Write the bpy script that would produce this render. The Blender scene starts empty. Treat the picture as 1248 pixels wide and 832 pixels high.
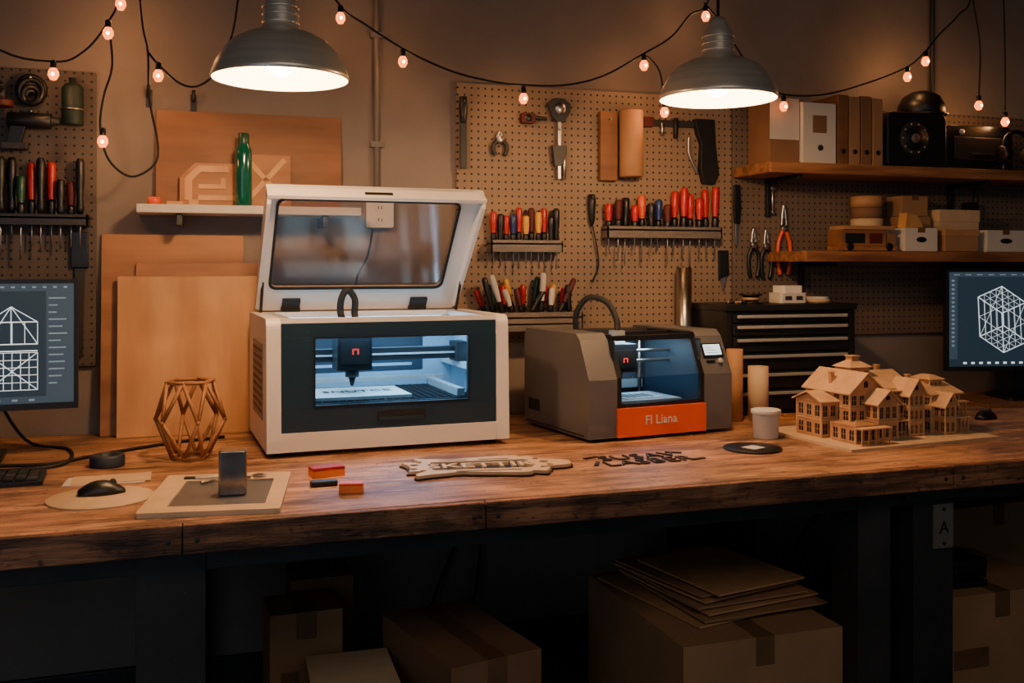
import bpy,bmesh,math,random
from mathutils import Vector,Matrix
random.seed(4)
rad=math.radians
def lin(v):
    v/=255.
    return v/12.92 if v<=.04045 else ((v+.055)/1.055)**2.4
def C(r,g,b): return (lin(r),lin(g),lin(b),1)
# ------------------------------------------------------------ materials
def P(name,col,rough=.5,metal=0,var=.15,ns=8,st=(1,1,1),bump=0,bs=None,es=0,ecol=None,detail=4,coat=0):
    m=bpy.data.materials.new(name); m.use_nodes=True
    nt=m.node_tree; N=nt.nodes; L=nt.links; b=N['Principled BSDF']
    b.inputs['Roughness'].default_value=rough; b.inputs['Metallic'].default_value=metal
    if coat: b.inputs['Coat Weight'].default_value=coat
    col=C(*col)
    tc=N.new('ShaderNodeTexCoord'); mp=N.new('ShaderNodeMapping'); mp.inputs['Scale'].default_value=st
    no=N.new('ShaderNodeTexNoise'); no.inputs['Scale'].default_value=ns; no.inputs['Detail'].default_value=detail
    L.new(tc.outputs['Object'],mp.inputs['Vector']); L.new(mp.outputs[0],no.inputs['Vector'])
    r=N.new('ShaderNodeValToRGB'); r.color_ramp.elements[0].position=.3; r.color_ramp.elements[1].position=.7
    r.color_ramp.elements[0].color=tuple(max(0,c*(1-var)) for c in col[:3])+(1,)
    r.color_ramp.elements[1].color=tuple(min(1,c*(1+var)) for c in col[:3])+(1,)
    L.new(no.outputs['Fac'],r.inputs[0]); L.new(r.outputs[0],b.inputs['Base Color'])
    if bump:
        bn=N.new('ShaderNodeBump'); bn.inputs['Strength'].default_value=bump; bn.inputs['Distance'].default_value=.004
        n2=N.new('ShaderNodeTexNoise'); n2.inputs['Scale'].default_value=bs or ns*4
        L.new(mp.outputs[0],n2.inputs['Vector']); L.new(n2.outputs['Fac'],bn.inputs['Height']); L.new(bn.outputs[0],b.inputs['Normal'])
    if es:
        b.inputs['Emission Color'].default_value=C(*(ecol)) if ecol else col
        b.inputs['Emission Strength'].default_value=es
    return m
def wood(name,c1,c2,rough=.5,st=(1.2,14,14),ns=3,bump=.15,dark=None,coat=0,scr=False):
    m=P(name,c1,rough,0,.1,ns,st,bump,ns*5,coat=coat)
    N=m.node_tree.nodes; L=m.node_tree.links
    r=[n for n in N if n.type=='VALTORGB'][0]
    e=r.color_ramp.elements; e[0].color=C(*c2); e[1].color=C(*c1); e[0].position=.32; e[1].position=.62
    tc=[n for n in N if n.type=='TEX_COORD'][0]
    n2=N.new('ShaderNodeTexNoise'); n2.inputs['Scale'].default_value=2.3; n2.inputs['Detail'].default_value=6
    L.new(tc.outputs['Object'],n2.inputs['Vector'])
    r2=N.new('ShaderNodeValToRGB'); r2.color_ramp.elements[0].position=.35; r2.color_ramp.elements[1].position=.65
    d=dark or .75
    r2.color_ramp.elements[0].color=(d,d,d,1); r2.color_ramp.elements[1].color=(1.12,1.12,1.12,1)
    mx=N.new('ShaderNodeMix'); mx.data_type='RGBA'; mx.blend_type='MULTIPLY'; mx.inputs[0].default_value=1
    L.new(n2.outputs['Fac'],r2.inputs[0]); L.new(r.outputs[0],mx.inputs[6]); L.new(r2.outputs[0],mx.inputs[7])
    out=mx.outputs[2]
    if scr: # worn surface: fine streaks, stains, specks and pale scuffs
        for sc,st_,lo,hi,val in ((22,(.22,3,3),.42,.46,.60),(6,(1,1.8,1),.36,.46,.55),(45,(1,1,1),.32,.37,.45),(90,(.5,1.6,1),.34,.39,.6),(30,(.12,5,1),.36,.40,.5)):
            mp2=N.new('ShaderNodeMapping'); mp2.inputs['Scale'].default_value=st_; mp2.inputs['Location'].default_value=(sc,1,2)
            n3=N.new('ShaderNodeTexNoise'); n3.inputs['Scale'].default_value=sc; n3.inputs['Detail'].default_value=5
            L.new(tc.outputs['Object'],mp2.inputs[0]); L.new(mp2.outputs[0],n3.inputs['Vector'])
            r3=N.new('ShaderNodeValToRGB'); r3.color_ramp.elements[0].position=lo; r3.color_ramp.elements[1].position=hi
            r3.color_ramp.elements[0].color=(val,val*.95,val*.9,1); r3.color_ramp.elements[1].color=(1,1,1,1)
            mm=N.new('ShaderNodeMix'); mm.data_type='RGBA'; mm.blend_type='MULTIPLY'; mm.inputs[0].default_value=1
            L.new(n3.outputs['Fac'],r3.inputs[0]); L.new(out,mm.inputs[6]); L.new(r3.outputs[0],mm.inputs[7]); out=mm.outputs[2]
        mp2=N.new('ShaderNodeMapping'); mp2.inputs['Scale'].default_value=(.5,2.5,1); mp2.inputs['Rotation'].default_value=(0,0,.15)
        n4=N.new('ShaderNodeTexNoise'); n4.inputs['Scale'].default_value=14; n4.inputs['Detail'].default_value=8
        L.new(tc.outputs['Object'],mp2.inputs[0]); L.new(mp2.outputs[0],n4.inputs['Vector'])
        r4=N.new('ShaderNodeValToRGB'); r4.color_ramp.elements[0].position=.60; r4.color_ramp.elements[1].position=.72
        r4.color_ramp.elements[0].color=(0,0,0,1); r4.color_ramp.elements[1].color=(.55,.55,.55,1)
        mm=N.new('ShaderNodeMix'); mm.data_type='RGBA'; L.new(n4.outputs['Fac'],r4.inputs[0]); L.new(r4.outputs[0],mm.inputs[0]); L.new(out,mm.inputs[6])
        mm.inputs[7].default_value=C(min(255,c1[0]+24),min(255,c1[1]+34),min(255,c1[2]+38)); out=mm.outputs[2]
    L.new(out,N['Principled BSDF'].inputs['Base Color'])
    return m
def glass(name,tint,gl=.1,rough=.05,k=.4):
    m=bpy.data.materials.new(name); m.use_nodes=True; nt=m.node_tree; N=nt.nodes; L=nt.links
    N.remove(N['Principled BSDF']); o=N['Material Output']
    t=N.new('ShaderNodeBsdfTransparent'); t.inputs[0].default_value=C(*tint)
    g=N.new('ShaderNodeBsdfGlossy'); g.inputs['Roughness'].default_value=rough
    mx=N.new('ShaderNodeMixShader'); f=N.new('ShaderNodeFresnel'); f.inputs[0].default_value=1.45
    a=N.new('ShaderNodeMath'); a.operation='MULTIPLY_ADD'; a.inputs[1].default_value=k; a.inputs[2].default_value=gl*.3
    L.new(f.outputs[0],a.inputs[0]); L.new(a.outputs[0],mx.inputs[0]); L.new(t.outputs[0],mx.inputs[1]); L.new(g.outputs[0],mx.inputs[2]); L.new(mx.outputs[0],o.inputs[0])
    return m
def pegmat(name,col):
    m=P(name,col,.7,0,.12,3)
    N=m.node_tree.nodes; L=m.node_tree.links; b=N['Principled BSDF']
    tc=[n for n in N if n.type=='TEX_COORD'][0]; r=[n for n in N if n.type=='VALTORGB'][0]
    sx=N.new('ShaderNodeSeparateXYZ'); L.new(tc.outputs['Object'],sx.inputs[0])
    def M(op,a,bv=None):
        n=N.new('ShaderNodeMath'); n.operation=op
        for i,v in enumerate((a,bv)):
            if v is None: continue
            if isinstance(v,(int,float)): n.inputs[i].default_value=v
            else: L.new(v,n.inputs[i])
        return n.outputs[0]
    def cell(s): return M('POWER',M('ABSOLUTE',M('SUBTRACT',M('FRACT',M('DIVIDE',M('ADD',s,10.),.027)),.5)),2.)
    d=M('SQRT',M('ADD',cell(sx.outputs[0]),cell(sx.outputs[2])))
    h=M('LESS_THAN',d,.15)
    mx=N.new('ShaderNodeMix'); mx.data_type='RGBA'; L.new(h,mx.inputs[0]); L.new(r.outputs[0],mx.inputs[6]); mx.inputs[7].default_value=C(12,9,8)
    L.new(mx.outputs[2],b.inputs['Base Color'])
    return m
def emit(name,col,s):
    m=P(name,col,.5,0,.02); b=m.node_tree.nodes['Principled BSDF']
    b.inputs['Emission Color'].default_value=C(*col); b.inputs['Emission Strength'].default_value=s
    return m
m_wall=P('wall_plaster',(132,118,108),.85,0,.28,1.6,bump=.5,bs=14,detail=8)
m_floor=P('floor_concrete',(62,60,60),.7,0,.3,3,bump=.3)
m_ceil=P('ceiling_paint',(60,54,50),.9)
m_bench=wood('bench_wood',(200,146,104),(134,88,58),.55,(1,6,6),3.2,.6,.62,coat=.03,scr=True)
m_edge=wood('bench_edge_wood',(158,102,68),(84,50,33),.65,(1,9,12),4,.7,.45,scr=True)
m_ply=wood('plywood',(214,158,98),(190,132,76),.5,(5,5,.8),2.2,.05,.86)
m_plyd=wood('plywood_dark',(176,120,74),(146,94,54),.55,(.8,5,5),2.2,.05,.85)
m_plyb=wood('plywood_brown',(146,96,58),(116,74,42),.55,(.8,5,5),2.2,.05,.8)
m_shelf=wood('shelf_wood',(160,106,68),(112,70,42),.5)
m_mdf=P('mdf_board',(205,172,134),.65,0,.06,20)
m_mdf2=P('mdf_model',(188,138,94),.65,0,.12,20)
m_mdfroof=P('model_roof_wood',(206,164,120),.6,0,.12,20)
m_burnshade=P('burnt_wood_and_shade',(40,24,17),.8)  # charred sign base; also painted shade inside the model's openings
m_dkply=P('dark_cut_ply',(48,28,20),.7)
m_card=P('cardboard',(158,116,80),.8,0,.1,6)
m_cardd=P('cardboard_dark',(128,90,62),.85,0,.12,6)  # darker cardboard for whole boxes, binders and rolls
m_tape=P('packing_tape',(112,80,54),.35)
m_white=P('white_powdercoat',(226,216,206),.4,0,.03,4)
m_offw=P('offwhite_paper',(206,196,184),.7,0,.05,4)
m_teal=P('dark_teal_panel',(22,44,60),.35,0,.05)
m_black=P('black_plastic',(18,18,20),.4,0,.2)
m_blackm=P('black_metal',(30,29,30),.45,.3,.25,6)
m_rub=P('black_rubber',(10,10,11),.7)
m_grey=P('grey_metallic',(104,102,104),.4,.35,.06,5)
m_rack=P('rack_steel',(118,108,100),.5,.3,.1,6)
m_greyd=P('dark_grey_metal',(58,56,56),.5,.4,.15,6)
m_leg=P('bench_leg_steel',(48,45,44),.6,.2,.35,5,bump=.3)
m_steel=P('brushed_steel',(176,168,160),.3,1,.15,30,(1,1,.05))
m_lamp=P('lamp_spun_metal',(214,202,188),.34,.62,.12,10,(.3,.3,6))
m_enam=P('lamp_white_enamel',(255,240,215),.6,0,.02)
m_alu=P('aluminium',(200,198,192),.4,.5,.05)
m_red=P('red_handle',(180,26,20),.35)
m_dred=P('dark_red_rubber',(80,16,16),.6)
m_dgrn=P('dark_green_rubber',(16,36,30),.6)
m_org=P('orange_panel',(226,84,36),.4,0,.04)
m_orgf=P('orange_foam',(240,128,60),.7)
m_yel=P('yellow_handle',(220,156,50),.35)
m_blue=P('blue_handle',(28,48,110),.35)
m_grn=P('green_handle',(30,70,50),.35)
m_bot=P('green_bottle',(14,84,66),.12,0,.1,coat=.6)
m_kraft=P('kraft_roll',(176,128,86),.7)
m_glass=glass('lid_glass',(236,232,230),.10,.12,.2)
m_gl2=glass('window_glass',(205,225,240),.02)
m_bulb=emit('bulb_glow',(255,120,34),4)
m_fil=emit('bulb_filament',(255,190,110),40)
m_lbulb=emit('pendant_bulb',(255,206,150),30)
m_led=emit('led_strip',(190,228,255),9)
m_scr=emit('cad_screen',(28,42,52),1.0)
m_scr2=emit('cad_panel',(46,60,72),1.0)
m_line=emit('cad_line',(215,228,235),1.2)
m_lined=emit('cad_line_dim',(110,130,142),.8)
m_lcd=emit('lcd',(200,225,235),1.6)
m_redled=emit('red_logo',(220,60,40),.7)
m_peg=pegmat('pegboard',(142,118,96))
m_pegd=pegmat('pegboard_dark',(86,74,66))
m_pegshade=pegmat('pegboard_shaded',(110,92,78))  # darker pegboard tone: weaker light on the right board put into the colour
m_honey=P('honeycomb_bed',(80,88,92),.4,.4,.5,120)
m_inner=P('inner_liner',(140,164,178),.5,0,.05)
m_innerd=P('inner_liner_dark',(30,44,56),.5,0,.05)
m_paint=P('navy_paper',(32,40,54),.6)
m_stone=P('polished_dark',(140,130,124),.18,.8,.5,12)
# ------------------------------------------------------------ mesh builder
class Ob:
    def __init__(s,name): s.name=name; s.bm=bmesh.new(); s.ms=[]; s.T=Matrix.Identity(4)
    def mi(s,m):
        if m not in s.ms: s.ms.append(m)
        return s.ms.index(m)
    def face(s,vs,mi,sm=False):
        try:
            f=s.bm.faces.new(vs); f.material_index=mi; f.smooth=sm
        except ValueError: pass
    def V(s,p): return s.bm.verts.new(s.T@Vector(p))
    def box(s,x0,x1,y0,y1,z0,z1,m,R=None):
        k=s.mi(m); c=Vector(((x0+x1)/2,(y0+y1)/2,(z0+z1)/2)); v=[]
        for z in (z0,z1):
            for x,y in ((x0,y0),(x1,y0),(x1,y1),(x0,y1)):
                p=Vector((x,y,z))
                if R: p=c+R@(p-c)
                v.append(s.V(p))
        for q in ((3,2,1,0),(4,5,6,7),(0,1,5,4),(1,2,6,5),(2,3,7,6),(3,0,4,7)): s.face([v[i] for i in q],k)
    def bc(s,c,d,m,rz=0,R=None):
        if R is None and rz: R=Matrix.Rotation(rad(rz),3,'Z')
        s.box(c[0]-d[0]/2,c[0]+d[0]/2,c[1]-d[1]/2,c[1]+d[1]/2,c[2]-d[2]/2,c[2]+d[2]/2,m,R)
    def prism(s,poly,ax,a,b,m):
        k=s.mi(m)
        def f(p,t): return {'x':(t,p[0],p[1]),'y':(p[0],t,p[1]),'z':(p[0],p[1],t)}[ax]
        A=[s.V(f(p,a)) for p in poly]; B=[s.V(f(p,b)) for p in poly]; n=len(poly)
        s.face(A[::-1],k); s.face(B,k)
        for i in range(n): s.face([A[i],A[(i+1)%n],B[(i+1)%n],B[i]],k)
    def lathe(s,prof,m,c=(0,0,0),n=32,R=None,sm=True):
        k=s.mi(m); rings=[]
        c=Vector(c)
        for r,z in prof:
            if r<1e-5:
                p=Vector((0,0,z)); p=c+(R@p if R else p); rings.append([s.V(p)])
            else:
                q=[]
                for i in range(n):
                    a=2*math.pi*i/n; p=Vector((r*math.cos(a),r*math.sin(a),z)); q.append(s.V(c+(R@p if R else p)))
                rings.append(q)
        for A,B in zip(rings,rings[1:]):
            if len(A)==1 and len(B)==1: continue
            for i in range(n):
                j=(i+1)%n
                if len(A)==1: s.face([A[0],B[j],B[i]],k,sm)
                elif len(B)==1: s.face([A[i],A[j],B[0]],k,sm)
                else: s.face([A[i],A[j],B[j],B[i]],k,sm)
    def cyl(s,p0,p1,r,m,r1=None,n=20):
        p0=Vector(p0);p1=Vector(p1);d=p1-p0;l=d.length
        R=Vector((0,0,1)).rotation_difference(d).to_matrix()
        r1=r if r1 is None else r1; e=min(r,r1,l)*.06
        s.lathe([(0,0),(r-e,0),(r,e),(r1,l-e),(r1-e,l),(0,l)],m,p0,n,R)
    def sph(s,c,r,m,sc=(1,1,1),n=20,R=None):
        S=Matrix.Diagonal(sc); S=(R@S) if R else S
        s.lathe([(r*math.sin(math.pi*i/12),-r*math.cos(math.pi*i/12)) for i in range(13)],m,c,n,S)
    def tube(s,pts,r,m,n=8,sub=6,closed=False,smooth=True):
        P_=[Vector(p) for p in pts]
        if smooth and len(P_)>2:
            Q=[]; K=len(P_)
            rng=range(K) if closed else range(K-1)
            for i in rng:
                g=lambda j:P_[j%K] if closed else P_[max(0,min(K-1,j))]
                a,b,c_,d=g(i-1),g(i),g(i+1),g(i+2)
                for t in range(sub):
                    u=t/sub
                    Q.append(.5*((2*b)+(c_-a)*u+(2*a-5*b+4*c_-d)*u*u+(3*b-a-3*c_+d)*u**3))
            if not closed: Q.append(P_[-1])
            P_=Q
        k=s.mi(m); up=None; rings=[]; K=len(P_)
        for i,p in enumerate(P_):
            if closed: t=P_[(i+1)%K]-P_[i-1]
            else: t=P_[min(i+1,K-1)]-P_[max(i-1,0)]
            t=t.normalized() if t.length>1e-9 else Vector((0,0,1))
            if up is None: up=t.orthogonal().normalized()
            up=(up-t*up.dot(t)); up=up.normalized() if up.length>1e-6 else t.orthogonal().normalized()
            w=t.cross(up)
            rings.append([s.V(p+(up*math.cos(2*math.pi*j/n)+w*math.sin(2*math.pi*j/n))*r) for j in range(n)])
        pairs=list(zip(rings,rings[1:]))
        if closed: pairs.append((rings[-1],rings[0]))
        for A,B in pairs:
            for j in range(n): s.face([A[j],A[(j+1)%n],B[(j+1)%n],B[j]],k,True)
        if not closed: s.face(rings[0][::-1],k); s.face(rings[-1],k)
    def addmesh(s,ob,M,m):
        bpy.context.view_layer.update()
        dg=bpy.context.evaluated_depsgraph_get(); me=bpy.data.meshes.new_from_object(ob.evaluated_get(dg))
        me.transform(s.T@M); k=s.mi(m); me.materials.clear()
        for p in me.polygons: p.material_index=k
        s.bm.from_mesh(me)
        bpy.data.objects.remove(ob); bpy.data.meshes.remove(me)
    def text(s,body,size,M,ext,m,sp=1,off=0):
        cu=bpy.data.curves.new('t','FONT'); cu.body=body; cu.size=size; cu.extrude=ext; cu.align_x='CENTER'; cu.align_y='CENTER'; cu.resolution_u=2; cu.space_line=sp; cu.offset=off
        o=bpy.data.objects.new('t',cu); bpy.context.collection.objects.link(o); s.addmesh(o,M,m)
    def flat(s,loops,z0,z1,m):
        cu=bpy.data.curves.new('c','CURVE'); cu.dimensions='2D'; cu.fill_mode='BOTH'; cu.extrude=(z1-z0)/2
        for lp in loops:
            sp=cu.splines.new('POLY'); sp.points.add(len(lp)-1); sp.use_cyclic_u=True
            for q,p in zip(sp.points,lp): q.co=(p[0],p[1],0,1)
        o=bpy.data.objects.new('c',cu); bpy.context.collection.objects.link(o); s.addmesh(o,Matrix.Translation((0,0,(z0+z1)/2)),m)
    def done(s,loc=(0,0,0),rz=0,bev=0,seg=2,parent=None):
        bmesh.ops.recalc_face_normals(s.bm,faces=s.bm.faces[:])
        me=bpy.data.meshes.new(s.name); s.bm.to_mesh(me); s.bm.free()
        for m in s.ms: me.materials.append(m)
        o=bpy.data.objects.new(s.name,me); bpy.context.collection.objects.link(o)
        o.location=loc; o.rotation_euler=(0,0,rad(rz))
        if parent: o.parent=parent
        if bev:
            b=o.modifiers.new('bevel','BEVEL'); b.width=bev; b.segments=seg; b.limit_method='ANGLE'; b.angle_limit=rad(50)
        return o
def light(kind,name,loc,col,e,size=.1,rot=(0,0,0),parent=None,sy=None):
    l=bpy.data.lights.new(name,kind); l.energy=e; l.color=col
    if kind=='AREA':
        l.size=size
        if sy: l.shape='RECTANGLE'; l.size_y=sy
    else: l.shadow_soft_size=size
    o=bpy.data.objects.new(name,l); bpy.context.collection.objects.link(o); o.location=loc; o.rotation_euler=rot
    if parent: o.parent=parent
    return o
def circ(cx,cy,r,n=32,ry=None): return [(cx+r*math.cos(2*math.pi*i/n),cy+(ry or r)*math.sin(2*math.pi*i/n)) for i in range(n)]
def rrect(x0,x1,y0,y1,r,n=5):
    out=[]
    for cx,cy,a0 in ((x1-r,y1-r,0),(x0+r,y1-r,90),(x0+r,y0+r,180),(x1-r,y0+r,270)):
        for i in range(n+1):
            a=rad(a0+90*i/n); out.append((cx+r*math.cos(a),cy+r*math.sin(a)))
    return out
YW=3.6; ZB=.9
# ------------------------------------------------------------ room
o=Ob('wall_back'); o.box(-2.6,5.2,YW,YW+.15,0,3.1,m_wall); o.done()
o=Ob('wall_left'); o.box(-2.75,-2.6,-1.5,YW+.15,0,3.1,m_wall); o.done()
o=Ob('wall_right'); o.box(5.2,5.35,-1.5,YW+.15,0,3.1,m_wall); o.done()
o=Ob('floor'); o.box(-2.75,5.35,-1.5,YW+.15,-.1,0,m_floor); o.done()
o=Ob('ceiling'); o.box(-2.75,5.35,-1.5,YW+.15,3.1,3.2,m_ceil); o.done()
o=Ob('baseboard_back'); o.box(-2.6,5.2,YW-.02,YW,0,.1,m_greyd); o.done(bev=.003)
# ------------------------------------------------------------ workbench
wb=bpy.data.objects.new('workbench',None); bpy.context.collection.objects.link(wb)
o=Ob('bench_top')
ys=[2.285,2.52,2.79,3.02,3.31,YW-.004]
for a,b in zip(ys,ys[1:]): o.box(-1.6,4.2,a+.0006,b-.0006,ZB-.045,ZB,m_bench)
xs=[-1.6,-.02,.67,2.05,3.2,4.2]
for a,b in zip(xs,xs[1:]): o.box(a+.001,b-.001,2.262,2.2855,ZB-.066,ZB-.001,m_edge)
for x in xs[1:-1]:
    for dx in (-.03,.03): o.cyl((x+dx,2.263,ZB-.035),(x+dx,2.258,ZB-.035),.005,m_greyd,n=10)
o.done(bev=.003,parent=wb)
o=Ob('bench_frame')
o.box(-1.55,4.15,2.36,2.42,ZB-.13,ZB-.046,m_leg); o.box(-1.55,4.15,3.45,3.52,ZB-.16,ZB-.046,m_leg)
for x0,x1 in ((-.12,.03),(1.80,1.91),(1.99,2.13),(3.6,3.75)):
    o.box(x0,x1,2.355,2.48,0.0,ZB-.046,m_leg); o.box(x0,x1,3.42,3.54,0,ZB-.046,m_leg)
    o.box(x0-.02,x1+.02,2.35,2.50,ZB-.075,ZB-.046,m_leg)
o.box(1.94,2.22,2.325,2.345,ZB-.11,ZB-.072,m_greyd)
o.box(2.055,2.125,2.347,2.356,.64,.77,m_rack)
o.text('A',.05,Matrix.Translation((2.09,2.346,.70))@Matrix.Rotation(rad(90),4,'X'),.0008,m_blackm)
for zz in (.655,.755): o.cyl((2.09,2.347,zz),(2.09,2.344,zz),.005,m_blackm,n=10)
o.done(bev=.004,parent=wb)
# ------------------------------------------------------------ pegboards
PY=YW-.021
o=Ob('pegboard'); o.box(.945,2.115,PY,YW-.001,1.18,2.155,m_peg); o.done(bev=.002)
o=Ob('pegboard'); o.box(2.12,4.2,PY,YW-.001,1.17,2.14,m_pegshade); o.done(bev=.002)
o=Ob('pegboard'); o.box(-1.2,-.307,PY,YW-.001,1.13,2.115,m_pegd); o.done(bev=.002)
# ------------------------------------------------------------ small tool makers
def sdriver(o,x,y,z,h,m,sh,w=.013,tilt=0):
    T0=o.T.copy(); o.T=o.T@Matrix.Translation((x,y,z))@Matrix.Rotation(rad(tilt),4,'Y')
    o.lathe([(0,h),(w*.7,h),(w,h*.93),(w*1.02,h*.6),(w*.72,h*.3),(w*.95,h*.12),(w*.6,0),(0,0)],m,n=12)
    if m is not m_black: o.lathe([(w*1.0,h*.30),(w*.80,h*.30),(w*.80,h*.24),(w*1.0,h*.14),(w*.7,0)],m_black,n=12)
    if sh: o.cyl((0,0,.002),(0,0,-sh),.0028,m_steel,n=8)
    o.T=T0
def rack(name,x0,x1,z,dep=.07,th=.035,mat=None):
    o=Ob(name); mat=mat or m_rack
    o.box(x0,x1,PY-dep,PY,z-.006,z,mat); o.box(x0,x1,PY-dep,PY-dep+.005,z-th*.75,z+th*.25,mat)
    for x in (x0,x1-.005): o.box(x,x+.005,PY-dep,PY,z-th*.75,z+th*.25,mat)
    return o
o=rack('screwdriver_rack',1.06,1.345,1.552,.07,.045)
cols=[m_red,m_black,m_red,m_blue,m_red,m_yel,m_dred,m_yel,m_red,m_black,m_black]
for i,mm in enumerate(cols):
    sdriver(o,1.078+i*.0252,PY-.035-(i%2)*.010,1.556,random.choice([.10,.115,.13,.105]),mm,random.uniform(.07,.11),.0128)
o.done()
o=rack('screwdriver_rack',1.53,2.03,1.61,.07,.045)
cols=[m_red,m_dred,m_black,m_red,m_org,m_black,m_blue,m_dred,m_red,m_red,m_red,m_red,m_red,m_red]
hs=[.095,.11,.12,.09,.13,.10,.115,.095,.15,.165,.14,.125,.16,.17]
for i,mm in enumerate(cols):
    sdriver(o,1.55+i*.0355,PY-.033-(i%2)*.012,1.614,hs[i],mm,random.uniform(.08,.16),.0155,random.uniform(-2,2))
o.done()
o=rack('screwdriver_rack',-1.05,-.325,1.625,.08,.035,m_greyd)
cols=[m_red,m_black,m_dred,m_black,m_grn,m_black,m_black,m_grn,m_red,m_black]*3
for i in range(24):
    sdriver(o,-1.03+i*.0295,PY-.03-.02*(i%2),1.632,random.uniform(.10,.19),cols[i],random.uniform(.08,.15),.0138)
o.done()
o=rack('plier_bin',1.02,1.41,1.275,.11,.07)
o.box(1.03,1.40,PY-.11,PY,1.245,1.251,m_rack)
for i in range(19):
    x=1.045+i*.019; mm=[m_red,m_black,m_grn,m_offw,m_red,m_offw,m_yel,m_dred][i%8]
    t=random.uniform(-22,22)+ (8 if i>8 else 0)
    sdriver(o,x,PY-.03-.045*(i%2),1.29,random.uniform(.09,.15),mm,0,.0115,t)
o.done()
def pliers(name,x,ztop,L,mh,y=PY-.014,w=.05):
    o=Ob(name)
    o.tube([(0,0,0),(w*.12,0,-L*.12),(w*.22,0,-L*.3)],.007,m_steel,8)
    o.tube([(-.002,0,0),(-w*.14,0,-L*.12),(-w*.22,0,-L*.3)],.007,m_steel,8)
    o.cyl((0,-.009,-L*.34),(0,.009,-L*.34),.014,m_steel,n=16)
    for sgn in (1,-1): o.tube([(sgn*w*.1,0,-L*.36),(sgn*w*.5,0,-L*.55),(sgn*w*.52,0,-L*.8),(sgn*w*.34,0,-L)],.0085,mh,8)
    o.cyl((0,.013,-L*.2),(0,-.012,-L*.2),.003,m_steel,n=8)
    o.done((x,y,ztop))
pliers('pliers',2.355,1.72,.29,m_org,w=.055)
pliers('pliers',2.21,1.62,.20,m_black,w=.045)
pliers('pliers',2.27,1.615,.20,m_black,w=.045)
pliers('pliers',1.11,1.975,.09,m_greyd,w=.05)
o=Ob('wood_chisel'); o.box(-.012,.012,-.006,.006,-.27,-.1,m_greyd); o.lathe([(0,0),(.014,-.002),(.017,-.05),(.012,-.1),(0,-.1)],m_black,n=14); o.cyl((0,.019,-.02),(0,-.022,-.02),.003,m_steel,n=8); o.done((.965,PY-.02,2.1),bev=.001)
o=Ob('bar_clamp'); o.box(-.007,.007,-.008,.008,-.29,0,m_steel); o.prism([(-.05,0),(-.03,-.05),(-.012,-.07),(.02,-.07),(.045,-.03),(.045,0),(.02,.02),(-.02,.02)],'y',-.012,.01,m_greyd)
o.cyl((0,-.02,-.02),(0,.02,-.02),.022,m_steel,n=20); o.prism([(-.03,-.16),(.03,-.16),(.03,-.19),(.01,-.24),(-.02,-.24)],'y',-.01,.01,m_greyd)
o.cyl((.022,0,-.17),(.022,0,-.29),.007,m_steel,n=10); o.cyl((0,.022,-.1),(0,-.015,-.1),.004,m_steel,n=8); o.cyl((-.05,0,-.06),(-.11,0,-.055),.007,m_greyd,n=10); o.done((1.345,PY-.024,2.09),bev=.0015)
o=Ob('tape_measure'); o.prism(rrect(-.028,.028,-.02,.02,.008),'y',-.03,0,m_dred); o.cyl((0,-.031,0),(0,-.03,0),.014,m_black,n=16); o.done((1.22,PY-.001,2.03),bev=.002)
o=Ob('wood_offcut'); o.box(-.037,.037,-.03,.0,-.27,0,m_plyb); o.cyl((0,-.001,-.03),(0,-.05,-.03),.004,m_steel,n=8); o.done((1.553,PY-.001,2.07),bev=.003)
o=Ob('kraft_paper_roll'); o.cyl((0,0,-.26),(0,0,0),.047,m_kraft,n=28); o.cyl((0,0,.0),(0,0,.004),.02,m_black); o.done((1.64,PY-.048,2.075))
o=Ob('f_clamp'); o.box(0,.30,-.012,0,-.015,.012,m_greyd); o.box(.0,.04,-.02,0,-.02,.02,m_dred)
o.prism([(.22,.02),(.31,.02),(.315,-.08),(.33,-.2),(.31,-.24),(.26,-.24),(.245,-.18),(.25,-.08),(.23,-.03)],'y',-.03,-.002,m_blackm)
o.cyl((.14,-.015,.02),(.14,-.015,-.06),.01,m_blackm,n=12); o.cyl((.08,-.015,.0),(.08,-.015,-.05),.008,m_steel,n=12)
o.tube([(.24,-.015,-.2),(.20,-.015,-.12),(.2,-.015,-.05)],.006,m_steel); o.done((1.71,PY-.001,2.04),bev=.002)
o=Ob('soldering_iron'); o.lathe([(0,0),(.013,0),(.016,-.03),(.012,-.1),(.006,-.12),(0,-.12)],m_black,n=14)
o.tube([(0,0,-.11),(.02,0,-.2),(.028,0,-.28),(.005,0,-.34)],.003,m_black,6); o.cyl((.0,.017,-.01),(.0,-.018,-.01),.003,m_steel,n=8); o.done((1.485,PY-.018,1.745))
o=Ob('utility_knife'); o.prism([(-.014,0),(.014,0),(.018,-.1),(.012,-.16),(-.012,-.16),(-.016,-.1)],'y',-.012,.0,m_black); o.prism([(-.008,-.16),(.01,-.16),(.004,-.25),(-.006,-.25)],'y',-.008,-.004,m_steel); o.done((2.135,PY-.001,1.80),bev=.002)
o=Ob('utility_knife'); o.prism([(-.022,0),(.022,0),(.026,-.1),(-.02,-.12)],'y',-.014,.0,m_black); o.prism([(-.018,-.1),(.02,-.1),(.0,-.17)],'y',-.01,-.004,m_steel); o.done((2.07,PY-.001,1.53),bev=.002)
o=Ob('steel_tube'); o.lathe([(.027,0),(.031,0),(.031,.56),(.027,.56),(.027,0)],m_steel,n=28); o.done((1.862,3.515,ZB))
o=Ob('socket_wrench'); o.cyl((0,0,-.1),(0,0,0),.006,m_steel,n=10); o.cyl((0,-.012,0),(0,.012,0),.014,m_steel,n=16); o.cyl((0,-.01,-.1),(0,.01,-.1),.01,m_steel,n=16); o.done((2.30,PY-.013,1.79))
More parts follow.
